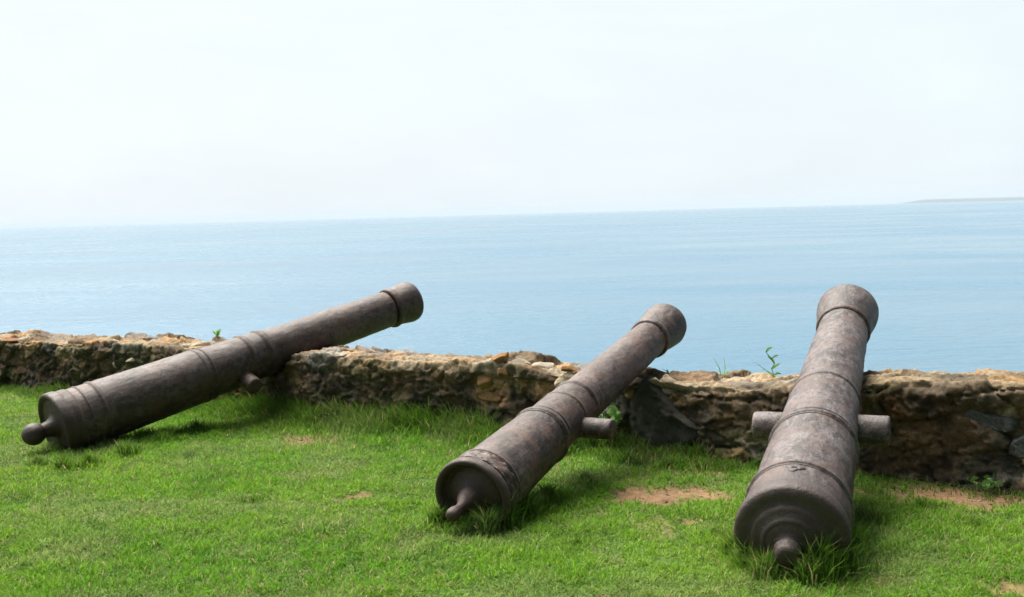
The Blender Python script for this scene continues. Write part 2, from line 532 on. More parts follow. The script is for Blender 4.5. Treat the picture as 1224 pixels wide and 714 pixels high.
def cannon_clear(x, y, z):
    """distance from each point to the nearest barrel's skin (negative inside)"""
    best = np.full(np.shape(x), 9.0)
    for B, D, Rb, L, Rm in AX:
        px, py, pz = x - B[0], y - B[1], z - B[2]
        s = px * D[0] + py * D[1] + pz * D[2]
        r = Rb + (Rm * 0.92 - Rb) * np.clip(s / L, 0, 1)
        qx, qy, qz = px - s * D[0], py - s * D[1], pz - s * D[2]
        d = np.sqrt(qx * qx + qy * qy + qz * qz) - r
        over = np.maximum(np.maximum(-0.0 - s, s - L), 0)
        best = np.minimum(best, np.where(over > 0, np.hypot(np.maximum(d, 0), over), d))
    return best


# ------------------------------------------------------------------ lawn
DIRT = [  # photograph spots of worn ground: centre, half sizes (px)
    (805, 588, 60, 13), (1162, 591, 115, 17), (370, 524, 34, 7), (1210, 702, 34, 12), (430, 592, 16, 4), (395, 642, 14, 4),
    (965, 585, 40, 8), (820, 622, 14, 4), (1140, 560, 110, 7), (860, 560, 60, 5)]
DW = []
for x, y, hx, hy in DIRT:
    c = on_ground(x, y); e = on_ground(x + hx, y); g = on_ground(x, y - hy)
    DW.append((c[0], c[1], math.hypot(e[0] - c[0], e[1] - c[1]), abs(g[1] - c[1])))


def dirt_mask(x, y):
    m = np.zeros(np.shape(x))
    n = fbm(x * 5, y * 5, None, 4, 61) * 0.75 + fbm(x * 20, y * 20, None, 3, 66) * 0.75
    for i, (cx, cy, rx, ry) in enumerate(DW):
        d = np.hypot((x - cx) / rx, (y - cy) / ry)
        k = 1.0 if i < 3 else 0.8
        m = np.maximum(m, k * sstep(1.30, 0.60, d + n * 0.9))
    thin = sstep(0.42, 0.62, fbm(x * 2.6 + 4, y * 2.6, None, 5, 71) + 0.10 * np.clip(x - 1, 0, 2)) * 0.40
    return np.maximum(m, thin)


def ground_z(x, y):
    u, w = to_uw(x, y)
    z = fbm(x * 0.8, y * 0.8, None, 3, 41) * 0.018 + fbm(x * 5, y * 5, None, 3, 43) * 0.008
    z = z - 0.02 * np.clip(dirt_mask(x, y), 0, 1)
    far = np.clip((np.hypot(x, y - 6) - 12) / 30, 0, 1)
    z = z + far * fbm(x * 0.06, y * 0.06, None, 3, 45) * 0.35
    cliff = sstep(TH + 1.4, TH + 26, w + 0.8 * fbm(u * 0.25, w * 0.25, None, 3, 47))
    z = z - 24.0 * cliff - np.clip(w - TH - 1.0, 0, 3) * 0.12
    return z


def graded(lo, hi, fine, far_lo, far_hi, ratio=1.18):
    a = list(np.arange(lo, hi + 1e-6, fine))
    st = fine; p = lo
    left = []
    while p > far_lo:
        st *= ratio; p -= st; left.append(p)
    st = fine; p = hi; right = []
    while p < far_hi:
        st *= ratio; p += st; right.append(p)
    return np.array(left[::-1] + a + right)


gu = graded(-7.5, 5.0, 0.035, -400, 400)
gw = graded(-5.5, 1.2, 0.035, -300, 34)
U, Wg = np.meshgrid(gu, gw, indexing='ij')
GX, GY = to_xy(U, Wg)
GZ = ground_z(GX, GY)
dm = dirt_mask(GX, GY)
g_green = np.array([0.060, 0.115, 0.014]); g_soil = np.array([0.20, 0.118, 0.062]); g_thatch = np.array([0.13, 0.115, 0.045])
tn = sstep(-0.2, 0.4, fbm(GX * 3, GY * 3, None, 4, 51))[..., None]
gc = g_green * (1 - 0.4 * tn) + g_thatch * 0.4 * tn
sv = (1 + 0.30 * fbm(GX * 7, GY * 7, None, 4, 53))[..., None]
gc = gc * (1 - dm[..., None]) + g_soil * sv * dm[..., None]
rock = sstep(TH + 2.0, TH + 5, Wg)[..., None]
gc = gc * (1 - rock) + np.array([0.16, 0.13, 0.09]) * rock
ground = np_mesh('ground', np.stack([GX, GY, GZ], -1).reshape(-1, 3), grid_quads(len(gu), len(gw)), mat=SOIL, colors=gc.reshape(-1, 3))
tag(ground, kind='structure')

# ------------------------------------------------------------------ grass (numpy built blades)
def blades(name, px, py, length, width, lean, colors, mat, droop=0.5):
    n = len(px)
    z = ground_z(px, py) - 0.004
    az = rng.uniform(0, 2 * np.pi, n)
    dx, dy = np.cos(az), np.sin(az)
    fa = rng.uniform(0, 2 * np.pi, n)
    wx, wy = np.cos(fa), np.sin(fa)
    P = np.stack([px, py, z], -1)
    Wd = np.stack([wx, wy, np.zeros(n)], -1) * (width / 2)[:, None]
    Ld = np.stack([dx, dy, np.zeros(n)], -1)
    up = np.array([0, 0, 1.0])
    a1 = lean; a2 = lean + droop * rng.uniform(0.3, 1.2, n)
    m1 = P + (Ld * np.sin(a1)[:, None] + up * np.cos(a1)[:, None]) * (length * 0.5)[:, None]
    tip = m1 + (Ld * np.sin(a2)[:, None] + up * np.cos(a2)[:, None]) * (length * 0.5)[:, None]
    v = np.stack([P - Wd, P + Wd, m1 + Wd * 0.85, m1 - Wd * 0.85, tip], 1).reshape(-1, 3)
    b = np.arange(n)[:, None] * 5
    q = b + np.array([[0, 1, 2, 3]]); t = b + np.array([[3, 2, 4]])
    c = np.repeat(colors[:, None, :], 5, 1)
    return np_mesh(name, v, q, t, mat, smooth=True, colors=c.reshape(-1, 3))


def grass_color(x, y, n, deep=0.0):
    a = np.array([0.112, 0.280, 0.016]); bcol = np.array([0.200, 0.345, 0.030]); d = np.array([0.050, 0.115, 0.016]); straw = np.array([0.38, 0.33, 0.15])
    k = np.clip(0.5 + 0.75 * fbm(x * 1.1, y * 1.1, None, 4, 81) + rng.normal(0, 0.28, n), 0, 1)[:, None]
    c = a * (1 - k) + bcol * k
    pale = sstep(0.05, 0.5, fbm(x * 2.3 + 9, y * 2.3, None, 3, 83))[:, None]
    c = c * (1 - 0.55 * pale) + np.array([0.25, 0.31, 0.105]) * 0.55 * pale
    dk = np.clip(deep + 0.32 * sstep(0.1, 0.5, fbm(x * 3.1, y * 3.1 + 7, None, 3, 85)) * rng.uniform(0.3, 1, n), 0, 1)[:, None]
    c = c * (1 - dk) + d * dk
    s = (rng.random(n) < 0.05 + 0.10 * sstep(0.0, 0.5, fbm(x * 1.9 + 3, y * 1.9, None, 4, 87)))[:, None]
    c = np.where(s, straw * rng.uniform(0.6, 1.1, (n, 1)), c)
    return c * rng.uniform(0.8, 1.2, (n, 1))


def scatter(n, u0, u1, w0, w1):
    u = rng.uniform(u0, u1, n); w = rng.uniform(w0, w1, n)
    return to_xy(u, w)


def in_view(x, y, pad=0.7):
    d = y * math.cos(pitch) + EYE * math.sin(pitch)
    return (np.abs(x) < 0.437 * d + pad) & (y > 4.0) & (y < 14)


# short lawn
N = 1150000
x, y = scatter(N, -8.2, 5.2, -4.9, 0.0)
keep = in_view(x, y)
x, y = x[keep], y[keep]
dist = np.hypot(x, y)
keep = rng.random(len(x)) < np.clip(1.25 - dist / 14, 0.45, 1)
x, y = x[keep], y[keep]
dmk = dirt_mask(x, y)
keep = rng.random(len(x)) > np.clip(dmk * 1.12, 0, 0.985)
cl = cannon_clear(x, y, np.full(len(x), 0.0))
keep &= cl > -0.005
x, y = x[keep], y[keep]
n = len(x)
cl_ = fbm(x * 9, y * 9, None, 3, 93)
h = 0.036 * (1 + 0.45 * fbm(x * 1.7, y * 1.7, None, 3, 91) + 0.75 * cl_) * rng.uniform(0.5, 1.5, n)
h = np.maximum(h, 0.010)
h *= 1 - 0.4 * np.clip(dirt_mask(x, y), 0, 1)
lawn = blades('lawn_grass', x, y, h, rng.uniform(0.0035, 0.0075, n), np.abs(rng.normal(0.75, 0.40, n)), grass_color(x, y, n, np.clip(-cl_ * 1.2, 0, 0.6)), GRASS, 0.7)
tag(lawn, kind='stuff', label='short bright green lawn in front of the wall', cat='grass')
print('lawn blades', n)

# long rank grass: along the foot of the wall and round the breeches
xs, ys, hs, dp, le = [], [], [], [], []
N = 70000
u = rng.uniform(-7, 4.6, N); w = -np.abs(rng.normal(0, 0.17, N)) + 0.03
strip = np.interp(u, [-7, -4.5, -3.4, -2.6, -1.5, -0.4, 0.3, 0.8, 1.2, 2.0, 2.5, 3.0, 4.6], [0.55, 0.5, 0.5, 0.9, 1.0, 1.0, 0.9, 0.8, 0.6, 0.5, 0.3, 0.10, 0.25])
clump = sstep(-0.35, 0.35, fbm(u * 2.5, w * 4, None, 3, 95))
k = (rng.random(N) < strip * (0.35 + 0.65 * clump))
u, w, strip, clump = u[k], w[k], strip[k], clump[k]
xx, yy = to_xy(u, w)
hh = (0.05 + 0.21 * strip * clump * np.exp(w / 0.22)) * rng.uniform(0.45, 1.25, len(u))
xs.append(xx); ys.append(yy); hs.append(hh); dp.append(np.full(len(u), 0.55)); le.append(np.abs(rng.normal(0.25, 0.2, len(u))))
N = 30000                                           # broad drift left of centre, under and right of the long cannon
u = rng.uniform(-3.4, 0.6, N); w = -rng.uniform(0, 0.75, N)
k = rng.random(N) < np.exp(w / 0.33) * (0.4 + 0.6 * sstep(-0.3, 0.3, fbm(u * 2, w * 3, None, 3, 97)))
u, w = u[k], w[k]; xx, yy = to_xy(u, w)
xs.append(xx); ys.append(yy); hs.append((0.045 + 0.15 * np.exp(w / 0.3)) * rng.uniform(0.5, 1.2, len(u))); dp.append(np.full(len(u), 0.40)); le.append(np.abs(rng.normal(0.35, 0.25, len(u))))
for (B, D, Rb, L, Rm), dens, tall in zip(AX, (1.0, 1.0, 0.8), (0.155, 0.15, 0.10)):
    N = int(26000 * dens)
    sd = np.array([D[1], -D[0]]) / math.hypot(D[0], D[1]); fd = D[:2] / math.hypot(D[0], D[1])
    a = rng.uniform(-0.42, 1.35, N); b = rng.normal(0, 0.26, N)
    xx = B[0] + fd[0] * a + sd[0] * b; yy = B[1] + fd[1] * a + sd[1] * b
    c0 = cannon_clear(xx, yy, np.full(N, 0.02))
    cl2 = sstep(-0.25, 0.35, fbm(xx * 6, yy * 6, None, 3, 101))
    k = (c0 > 0.0) & (rng.random(N) < np.exp(-np.clip(c0, 0, 1) / 0.09) * (0.25 + 0.75 * cl2)) & (rng.random(N) > dirt_mask(xx, yy) * 0.8)
    xx, yy, c0, a, b, cl2 = xx[k], yy[k], c0[k], a[k], b[k], cl2[k]
    side_gain = np.where(b > 0, 1.15, 0.75)
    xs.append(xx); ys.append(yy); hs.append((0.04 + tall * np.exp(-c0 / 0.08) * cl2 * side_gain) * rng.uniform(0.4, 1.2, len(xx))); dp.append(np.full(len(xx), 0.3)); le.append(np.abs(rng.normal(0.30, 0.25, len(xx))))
TUFTS = [(748, 552, 0.16, 350, 0.13), (800, 556, 0.22, 420, 0.11), (840, 556, 0.16, 260, 0.10), (575, 628, 0.03, 160, 0.13), (1100, 606, 0.12, 220, 0.07), (690, 650, 0.16, 220, 0.06), (300, 600, 0.2, 220, 0.055), (420, 660, 0.16, 200, 0.05),
         (980, 690, 0.13, 620, 0.25), (1004, 680, 0.12, 460, 0.21), (1020, 662, 0.09, 360, 0.19), (962, 697, 0.05, 250, 0.15), (915, 690, 0.07, 380, 0.17), (893, 678, 0.07, 450, 0.19), (878, 662, 0.06, 350, 0.18), (940, 694, 0.08, 220, 0.08),
         (602, 632, 0.07, 500, 0.22), (582, 638, 0.07, 450, 0.19), (560, 640, 0.06, 220, 0.11), (524, 628, 0.05, 350, 0.16), (628, 618, 0.07, 450, 0.19), (655, 598, 0.09, 400, 0.14), (545, 640, 0.06, 160, 0.06),
         (108, 556, 0.10, 480, 0.13), (150, 545, 0.12, 480, 0.14), (76, 560, 0.09, 480, 0.12), (45, 556, 0.08, 300, 0.10), (195, 530, 0.12, 350, 0.12), (235, 515, 0.12, 350, 0.12),
         (1045, 625, 0.16, 600, 0.13), (1035, 650, 0.08, 300, 0.12), (1165, 632, 0.10, 350, 0.07), (905, 545, 0.10, 260, 0.16), (860, 640, 0.12, 260, 0.06), (700, 575, 0.2, 500, 0.10)]
for tx, ty, tr, tn_, th_ in TUFTS:
    g_ = on_ground(tx, ty)
    rad_ = tr * np.abs(rng.normal(0, 0.6, tn_)); an_ = rng.uniform(0, 2 * np.pi, tn_)
    xx, yy = g_[0] + rad_ * np.cos(an_), g_[1] + rad_ * np.sin(an_)
    k = cannon_clear(xx, yy, np.full(tn_, 0.03)) > -0.01
    xx, yy, rad_ = xx[k], yy[k], rad_[k]
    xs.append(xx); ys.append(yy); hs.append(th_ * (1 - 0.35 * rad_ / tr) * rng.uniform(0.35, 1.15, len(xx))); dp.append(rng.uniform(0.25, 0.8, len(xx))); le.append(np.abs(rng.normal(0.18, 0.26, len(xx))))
x = np.concatenate(xs); y = np.concatenate(ys); h = np.concatenate(hs); deep = np.concatenate(dp); lean_ = np.concatenate(le)
k = in_view(x, y, 1.2); x, y, h, deep, lean_ = x[k], y[k], h[k], deep[k], lean_[k]
n = len(x)
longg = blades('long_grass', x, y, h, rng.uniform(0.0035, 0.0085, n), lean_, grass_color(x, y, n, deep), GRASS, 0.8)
tag(longg, kind='stuff', label='tall rank grass along the wall foot and around the breeches', cat='grass')
print('long blades', n)

# crumbs of soil and small stones on the worn patches
N = 60000
x, y = scatter(N, -3, 4.5, -2.4, -0.02)
k = (rng.random(N) < sstep(0.35, 0.9, dirt_mask(x, y)) * 0.22) & in_view(x, y) & (cannon_clear(x, y, np.full(N, 0.0)) > 0.0)
x, y = x[k], y[k]; n = len(x)
sz = 0.0025 + 0.010 * rng.random(n) ** 3
z = ground_z(x, y)
dirs = np.array([[1, 0, 0], [0, 1, 0], [-1, 0, 0], [0, -1, 0], [0, 0, 0.8], [0, 0, -0.6]], float)
jit = dirs[None] * rng.uniform(0.6, 1.3, (n, 6, 1)) + rng.normal(0, 0.18, (n, 6, 3))
an = rng.uniform(0, 6.28, n)
rx = jit[..., 0] * np.cos(an)[:, None] - jit[..., 1] * np.sin(an)[:, None]; ry = jit[..., 0] * np.sin(an)[:, None] + jit[..., 1] * np.cos(an)[:, None]
pv_ = np.stack([x[:, None] + rx * sz[:, None], y[:, None] + ry * sz[:, None], z[:, None] + jit[..., 2] * sz[:, None]], -1).reshape(-1, 3)
tr_ = np.array([[0, 1, 4], [1, 2, 4], [2, 3, 4], [3, 0, 4], [1, 0, 5], [2, 1, 5], [3, 2, 5], [0, 3, 5]])
pt_ = (np.arange(n)[:, None, None] * 6 + tr_[None]).reshape(-1, 3)
pc_ = np.where(rng.random((n, 1)) < 0.3, np.array([0.26, 0.22, 0.17]), np.array([0.15, 0.088, 0.048])) * rng.uniform(0.5, 1.3, (n, 1))
tag(np_mesh('soil_crumbs', pv_, None, pt_, SOIL, smooth=False, colors=np.repeat(pc_, 6, 0)), kind='stuff', label='crumbs of brown soil on the worn ground', cat='soil')

# ------------------------------------------------------------------ wall
HU = [-9, -6, -5, -4.2, -3.0, -2.4, -1.6, -0.9, -0.4, 0.2, 0.9, 1.3, 1.8, 2.4, 3.0, 3.6, 6]
HZ = [0.50, 0.50, 0.505, 0.53, 0.525, 0.52, 0.525, 0.525, 0.535, 0.50, 0.47, 0.475, 0.485, 0.54, 0.585, 0.615, 0.62]
du, dv = 0.0125, 0.0125
wu = np.arange(-8.6, 5.6, du)
prof_len = 0.75 + TH + 0.75
nv = int(prof_len / dv)
vv = np.linspace(0, 1, nv)
Uw = np.repeat(wu[:, None], nv, 1)
Hh = np.interp(Uw, HU, HZ) + 0.02 * fbm(Uw * 2.2, Uw * 0, None, 3, 111)
batter = 0.05
tot = (Hh + 0.12) * 2 + TH
arc = vv[None, :] * tot
h1 = Hh + 0.12
front = arc < h1; back = arc > h1 + TH
zz = np.where(front, arc - 0.12, np.where(back, Hh - (arc - h1 - TH), Hh))
ww = np.where(front, batter * (arc / h1), np.where(back, TH, batter + (arc - h1) * (TH - batter) / TH))
# rounded arrises: blend the section towards a superellipse at its two upper corners
kf = np.exp(-((arc - h1) / 0.055) ** 2); kb = np.exp(-((arc - h1 - TH) / 0.055) ** 2)
nw = np.where(front, -1.0, np.where(back, 1.0, 0.0)); nz = np.where(front | back, 0.0, 1.0)
tf = np.clip((arc - h1) / 0.10 + 0.5, 0, 1); tb = np.clip((arc - h1 - TH) / 0.10 + 0.5, 0, 1)
ang = np.where(arc < h1 + TH / 2, tf * np.pi / 2, np.pi / 2 + tb * np.pi / 2)
nw, nz = -np.cos(ang), np.sin(ang)
ww = ww + (kf * 0.020 - kb * 0.020); zz = zz - (kf + kb) * 0.020
topness = sstep(0.45, 0.95, nz)
# stones: cells over the unwrapped skin, flatter courses on the front
wob_u = Uw + 0.05 * fbm(Uw * 4, arc * 4, None, 3, 121); wob_v = arc + 0.04 * fbm(Uw * 4 + 9, arc * 4, None, 3, 123)
f1, f2, cid, tl1 = voronoi(wob_u / 0.29, wob_v / 0.165, 5)
g1, g2, cid2, tl2 = voronoi(wob_u / 0.085, wob_v / 0.065, 15)
joint = sstep(0.0, 0.13, f2 - f1)
joint2 = sstep(0.0, 0.14, g2 - g1)
cover = sstep(-0.15, 0.25, fbm(Uw * 1.3, arc * 1.8, None, 3, 131) + 0.04 + 0.14 * (1 - topness))      # where old render still hides the stones
disp = 0.040 * fbm(Uw * 1.7, arc * 1.7, None, 3, 133)
fr_ = 1 - 0.25 * (1 - topness)
disp += ((joint - 0.8) * 0.034 + (cid - 0.5) * 0.052 + tl1 * 0.070) * (1 - 0.65 * cover) * fr_
small_ = 1.0 - 0.35 * topness
disp += ((joint2 - 0.8) * 0.009 * (0.35 + 0.65 * cover) + (cid2 - 0.5) * 0.016 + tl2 * 0.022) * small_
disp += 0.015 * fbm(Uw * 9, arc * 10, None, 5, 135, 0.62) + 0.011 * fbm(Uw * 38, arc * 40, None, 2, 137)
# a broken bite near the middle where the facing has fallen away
bu, bz = on_wall(580, 470)
bite = np.exp(-(((Uw - bu) / 0.20) ** 2 + ((zz - bz) / 0.16) ** 2)) * (1 - topness)
bite2 = np.exp(-(((Uw - on_wall(785, 500)[0]) / 0.24) ** 4)) * (1 - topness) * front
disp -= 0.07 * bite + 0.05 * bite2
lip = np.exp(-((arc - h1 + 0.05) / 0.06) ** 2)
disp += 0.018 * lip * (0.5 + fbm(Uw * 3, arc * 0, None, 3, 139))
foot = sstep(0.10, -0.05, zz) * front
disp += 0.05 * foot * (0.6 + fbm(Uw * 3, arc * 3, None, 3, 141))
disp = np.where(topness > 0.5, disp * 0.75, disp)
ww2 = ww + nw * disp; zz2 = zz + nz * disp
WX, WY = to_xy(Uw, ww2)
# let the barrels lie in the wall: press the masonry down to just under each barrel
for _ in range(3):
    c = cannon_clear(WX, WY, zz2)
    push = np.clip(0.006 - c, 0, 0.25)
    hit = (push > 0) & (zz2 > 0.15)
    zz2 = np.where(hit, zz2 - push * 1.1, zz2)
# pigments
tan = np.array([0.28, 0.205, 0.120]); pale = np.array([0.33, 0.265, 0.18]); ochre = np.array([0.30, 0.185, 0.085]); grey = np.array([0.17, 0.16, 0.14]); brown = np.array([0.135, 0.098, 0.060])
r1 = cid[..., None]; 
c = np.where(r1 < 0.30, tan, np.where(r1 < 0.45, pale, np.where(r1 < 0.62, ochre, np.where(r1 < 0.78, grey, brown))))
c = c * (0.75 + 0.5 * cid2[..., None])
mort = np.array([0.20, 0.16, 0.11])
gap = (1 - sstep(0.0, 0.05, f2 - f1))[..., None] * 0.6 * (1 - 0.6 * cover[..., None])
c = c * (1 - gap) + np.array([0.055, 0.045, 0.03]) * gap
c = c * (1 - 0.18 * (1 - sstep(0, 0.08, g2 - g1))[..., None])
cv = (cover * (0.55 + 0.45 * topness) * 0.5)[..., None]
rend = mort * (1 + 0.5 * fbm(Uw * 3, arc * 3, None, 4, 151))[..., None]
c = c * (1 - cv) + rend * cv
# black and brown algae on the weather face, greener towards the ground; thin crusts on top
black = np.array([0.024, 0.020, 0.013]); moss = np.array([0.052, 0.060, 0.018]); umber = np.array([0.095, 0.062, 0.031])
al = fbm(Uw * 3.0, arc * 3.6, None, 6, 161, 0.62)
edge = 0.5 * fbm(Uw * 4, arc * 0 + 3, None, 4, 163)
runs = fbm(Uw * 9, arc * 1.2, None, 4, 165)
# how thick the crust lies: bare along the crest, thick below it, patchy lower down
drop_ = Hh - zz
thick = sstep(0.015, 0.10, drop_ + 0.05 * edge) * (1 - topness)
am = thick * sstep(-0.34, 0.06, al + 0.25 * runs + 0.12)
am = am * (1 - 0.9 * sstep(0.35, 0.8, bite))
am2 = sstep(0.05, 0.45, al) * topness * 0.55
a_all = np.clip(np.maximum(am * 0.90, am2), 0, 1)[..., None]
uk = sstep(-0.25, 0.35, fbm(Uw * 5, arc * 5, None, 4, 167))[..., None]
crust = black * (1 - uk) + umber * uk
c = c * (1 - a_all) + crust * a_all
mz = (sstep(0.0, 0.45, fbm(Uw * 3.5, arc * 3.5, None, 5, 171) + 0.25 * sstep(0.30, 0.05, zz) - 0.02) * (1 - topness) * 0.75)
left_g = np.interp(Uw, [-7, -4.2, -3.0, 0, 5], [0.9, 0.75, 0.6, 0.6, 0.5])
mz = (mz * left_g)[..., None]
c = c * (1 - mz) + moss * mz
# warm broken stone inside the bite, rusty run on the right
bm = (sstep(0.30, 0.75, bite + 0.25 * fbm(Uw * 9, arc * 9, None, 3, 173)))[..., None]
c = c * (1 - 0.7 * bm) + np.array([0.25, 0.135, 0.06]) * (0.6 + 0.8 * cid2[..., None]) * 0.7 * bm
ru, rz = on_wall(1085, 490)
rs = (np.exp(-(((Uw - ru) / 0.22) ** 2 + ((zz - rz) / 0.07) ** 2)) * sstep(-0.2, 0.3, fbm(Uw * 8, arc * 8, None, 3, 175)) * (1 - topness))[..., None]
c = c * (1 - 0.6 * rs) + np.array([0.15, 0.055, 0.025]) * 0.6 * rs
ro = sstep(0.15, 0.5, fbm(Uw * 2.3, arc * 5, None, 4, 177)) * topness * 0.35
c = c * (1 - ro[..., None]) + np.array([0.30, 0.17, 0.085]) * ro[..., None]
wall = np_mesh('wall', np.stack([WX, WY, zz2], -1).reshape(-1, 3), grid_quads(len(wu), nv)[:, ::-1], mat=WALL, colors=c.reshape(-1, 3))
tag(wall, 'low weathered rubble stone wall stained black, above the sea', 'wall')


def rock_mesh(sx, sy, sz, seed, planes=13, sub=4, rough=0.05):
    """a broken stone: a ball cut back by random planes, then weathered"""
    import bmesh
    bm = bmesh.new(); bmesh.ops.create_icosphere(bm, subdivisions=sub, radius=1.0)
    co = np.array([v.co[:] for v in bm.verts]); fa = [tuple(v.index for v in f.verts) for f in bm.faces]
    bm.free()
    r = np.random.default_rng(seed)
    for _ in range(planes):
        nrm = r.normal(size=3); nrm /= np.linalg.norm(nrm); d = r.uniform(0.38, 0.72)
        e = co @ nrm - d
        co = co - np.outer(np.maximum(e, 0) * 0.92, nrm)
    co = co * (1 + rough * fbm(co[:, 0] * 2.2 + seed, co[:, 1] * 2.2, co[:, 2] * 2.2, 4, seed))[:, None]
    return co * np.array([sx, sy, sz]), fa


def wall_matrix(u, w, z, rot=0.0, tilt=0.0):
    x, y = to_xy(u, w)
    base = Matrix(((WU[0], WN[0], 0, x), (WU[1], WN[1], 0, y), (0, 0, 1, z), (0, 0, 0, 1)))
    return base @ Matrix.Rotation(rot, 4, 'Y') @ Matrix.Rotation(tilt, 4, 'X')


def wall_stone(px, py, w, su, sw, sz, mat, seed, rot=0, label=None, planes=14):
    u, z = on_wall(px, py, w)
    if w < 0.09:          # a facing stone: bed it in the skin of the wall with only its face standing out
        i = int(np.argmin(np.abs(wu - u)))
        j = np.where(front[i] & (np.abs(zz2[i] - z) < 0.05))[0]
        if len(j): w = float(np.median(ww2[max(0, i - 6):i + 7, j])) + sw * 0.30
    v, f = rock_mesh(su, sw, sz, seed, planes)
    mw = wall_matrix(u, w, z, rot)
    v = [mw @ Vector(p) for p in v]
    o = mesh_obj('stone', v, f, mat, wall)
    if label: o['label'] = label
    return o


wall_stone(598, 428, 0.10, 0.095, 0.09, 0.070, ST_ORANGE, 201, -0.15, 'ochre block perched on the wall top')
wall_stone(622, 434, 0.12, 0.085, 0.10, 0.050, ST_PALE, 202, 0.1, 'pale grey stone on the wall top')
wall_stone(574, 456, 0.01, 0.105, 0.09, 0.10, ST_ORANGE, 203, 0.4, 'ochre stone in the broken face')
wall_stone(602, 448, 0.02, 0.08, 0.09, 0.095, ST_ORANGE, 204, -0.5, 'ochre stone in the broken face')
wall_stone(579, 475, 0.02, 0.13, 0.09, 0.065, ST_ORANGE, 205, 0.0, 'ochre stone in the broken face')
wall_stone(645, 437, 0.16, 0.10, 0.12, 0.035, ST_PALE, 206, 0.0)
wall_stone(680, 440, 0.10, 0.085, 0.08, 0.040, ST_ORANGE, 207, 0.1, 'ochre stone on the wall top')
wall_stone(16, 409, 0.16, 0.22, 0.14, 0.045, ST_RED, 210, 0.0, 'reddish stone on the wall top')
wall_stone(135, 437, 0.02, 0.09, 0.06, 0.05, ST_PALE, 211, 0.3)
wall_stone(158, 431, 0.03, 0.09, 0.07, 0.05, ST_PALE, 212, -0.1)
wall_stone(400, 424, 0.12, 0.13, 0.11, 0.035, ST_PALE, 213, 0.05)

# the smooth dark slab that fills the breach under the middle cannon: its outline on a leaning plane, with real thickness
def face_slab(name, out_px, W0, mat, label, seed, edge=0.07, relief=1.0, lean_k=0.06):
    ou = np.array([on_wall(a, b, W0) for a, b in out_px])
    cen = ou.mean(0)
    dense = np.concatenate([ou[i][None] * (1 - np.arange(6)[:, None] / 6) + ou[(i + 1) % len(ou)][None] * (np.arange(6)[:, None] / 6) for i in range(len(ou))])
    dense = cen + (dense - cen) * (1 + 0.05 * fbm(dense[:, 0] * 18, dense[:, 1] * 18, None, 3, seed))[:, None]
    nr, nT = 18, len(dense)
    t = np.linspace(0.02, 1.0, nr)
    Q = cen + (dense - cen)[:, None, :] * t[None, :, None]
    drop = edge * np.clip((t[None, :] - 0.72) / 0.28, 0, None) ** 2
    st = relief * (0.022 * fbm(Q[..., 0] * 9 + Q[..., 1] * 16, Q[..., 1] * 5 - Q[..., 0] * 2, None, 3, seed + 1) + 0.011 * fbm(Q[..., 0] * 24, Q[..., 1] * 24, None, 4, seed + 2))
    f1_, f2_, id_, tl_ = voronoi(Q[..., 0] / 0.11 + 3, Q[..., 1] / 0.14 + Q[..., 0] * 3, seed)
    st = st + relief * ((id_ - 0.5) * 0.016 + tl_ * 0.02 - 0.012 * (1 - sstep(0, 0.05, f2_ - f1_)))
    Wq = W0 + drop - st + (Q[..., 1] - cen[1]) * lean_k
    back_ = cen + (dense - cen) * 0.96
    X, Y = to_xy(Q[..., 0], Wq); BX, BY = to_xy(back_[:, 0], W0 + 0.16)
    V = np.concatenate([np.stack([X, Y, Q[..., 1]], -1), np.stack([BX, BY, back_[:, 1]], -1)[:, None, :]], 1).reshape(-1, 3)
    o = mesh_obj(name, V, [tuple(int(k) for k in q) for q in grid_quads(nT, nr + 1, True)], mat, wall)
    o['label'] = label
    return o


def skin_w(px, py):
    u, z = on_wall(px, py, 0.02)
    i = int(np.argmin(np.abs(wu - u))); j = np.where(front[i] & (np.abs(zz2[i] - z) < 0.04))[0]
    return float(np.median(ww2[max(0, i - 8):i + 9, j]))


face_slab('slab', [(752, 528), (744, 506), (746, 480), (754, 460), (768, 452), (781, 460), (794, 475), (808, 492), (824, 505), (837, 515), (840, 526), (828, 535), (803, 540), (774, 537)], 0.015, ST_SLAB, 'dark grey slab in the wall face under the middle cannon', 191)
face_slab('stone', [(1146, 496), (1150, 489), (1162, 487), (1175, 494), (1192, 498), (1210, 500), (1219, 508), (1218, 517), (1203, 520), (1186, 515), (1168, 509), (1152, 506)], skin_w(1180, 504) - 0.035, ST_GREY, 'long grey stone in the wall face', 311, edge=0.05, relief=0.5)
face_slab('stone', [(1202, 545), (1201, 534), (1209, 525), (1222, 520), (1238, 522), (1248, 532), (1246, 547), (1228, 551), (1212, 550)], skin_w(1222, 536) - 0.025, ST_GREY, 'grey stone low in the wall face', 317, edge=0.05, relief=0.5)

# flat tan stone lying at the wall's foot beneath the left cannon's trunnion
p = on_ground(302, 488, 0.05)
v, f = rock_mesh(0.21, 0.12, 0.055, 221, 10)
a = math.atan2(WU[1], WU[0])
v = [Matrix.Translation((p[0] + 0.03, p[1] + 0.05, 0.03)) @ Matrix.Rotation(a + 0.1, 4, 'Z') @ Matrix.Rotation(-0.2, 4, 'Y') @ Vector(q) for q in v]
tag(mesh_obj('rock', v, f, ST_TAN), 'flat tan rock lying in grass beneath the trunnion of the leftmost cannon', 'rock')


# ------------------------------------------------------------------ weeds
def ribbon(pts, widths, side):
    v, f = [], []
    for p, w in zip(pts, widths):
        p = np.array(p); s = np.array(side) * w / 2
        mid = p + np.array([0, 0, -w * 0.18])
        v += [tuple(p - s), tuple(mid), tuple(p + s)]
    for i in range(len(pts) - 1):
        for j in (0, 1):
            f.append((i * 3 + j, i * 3 + j + 1, (i + 1) * 3 + j + 1, (i + 1) * 3 + j))
    return v, f


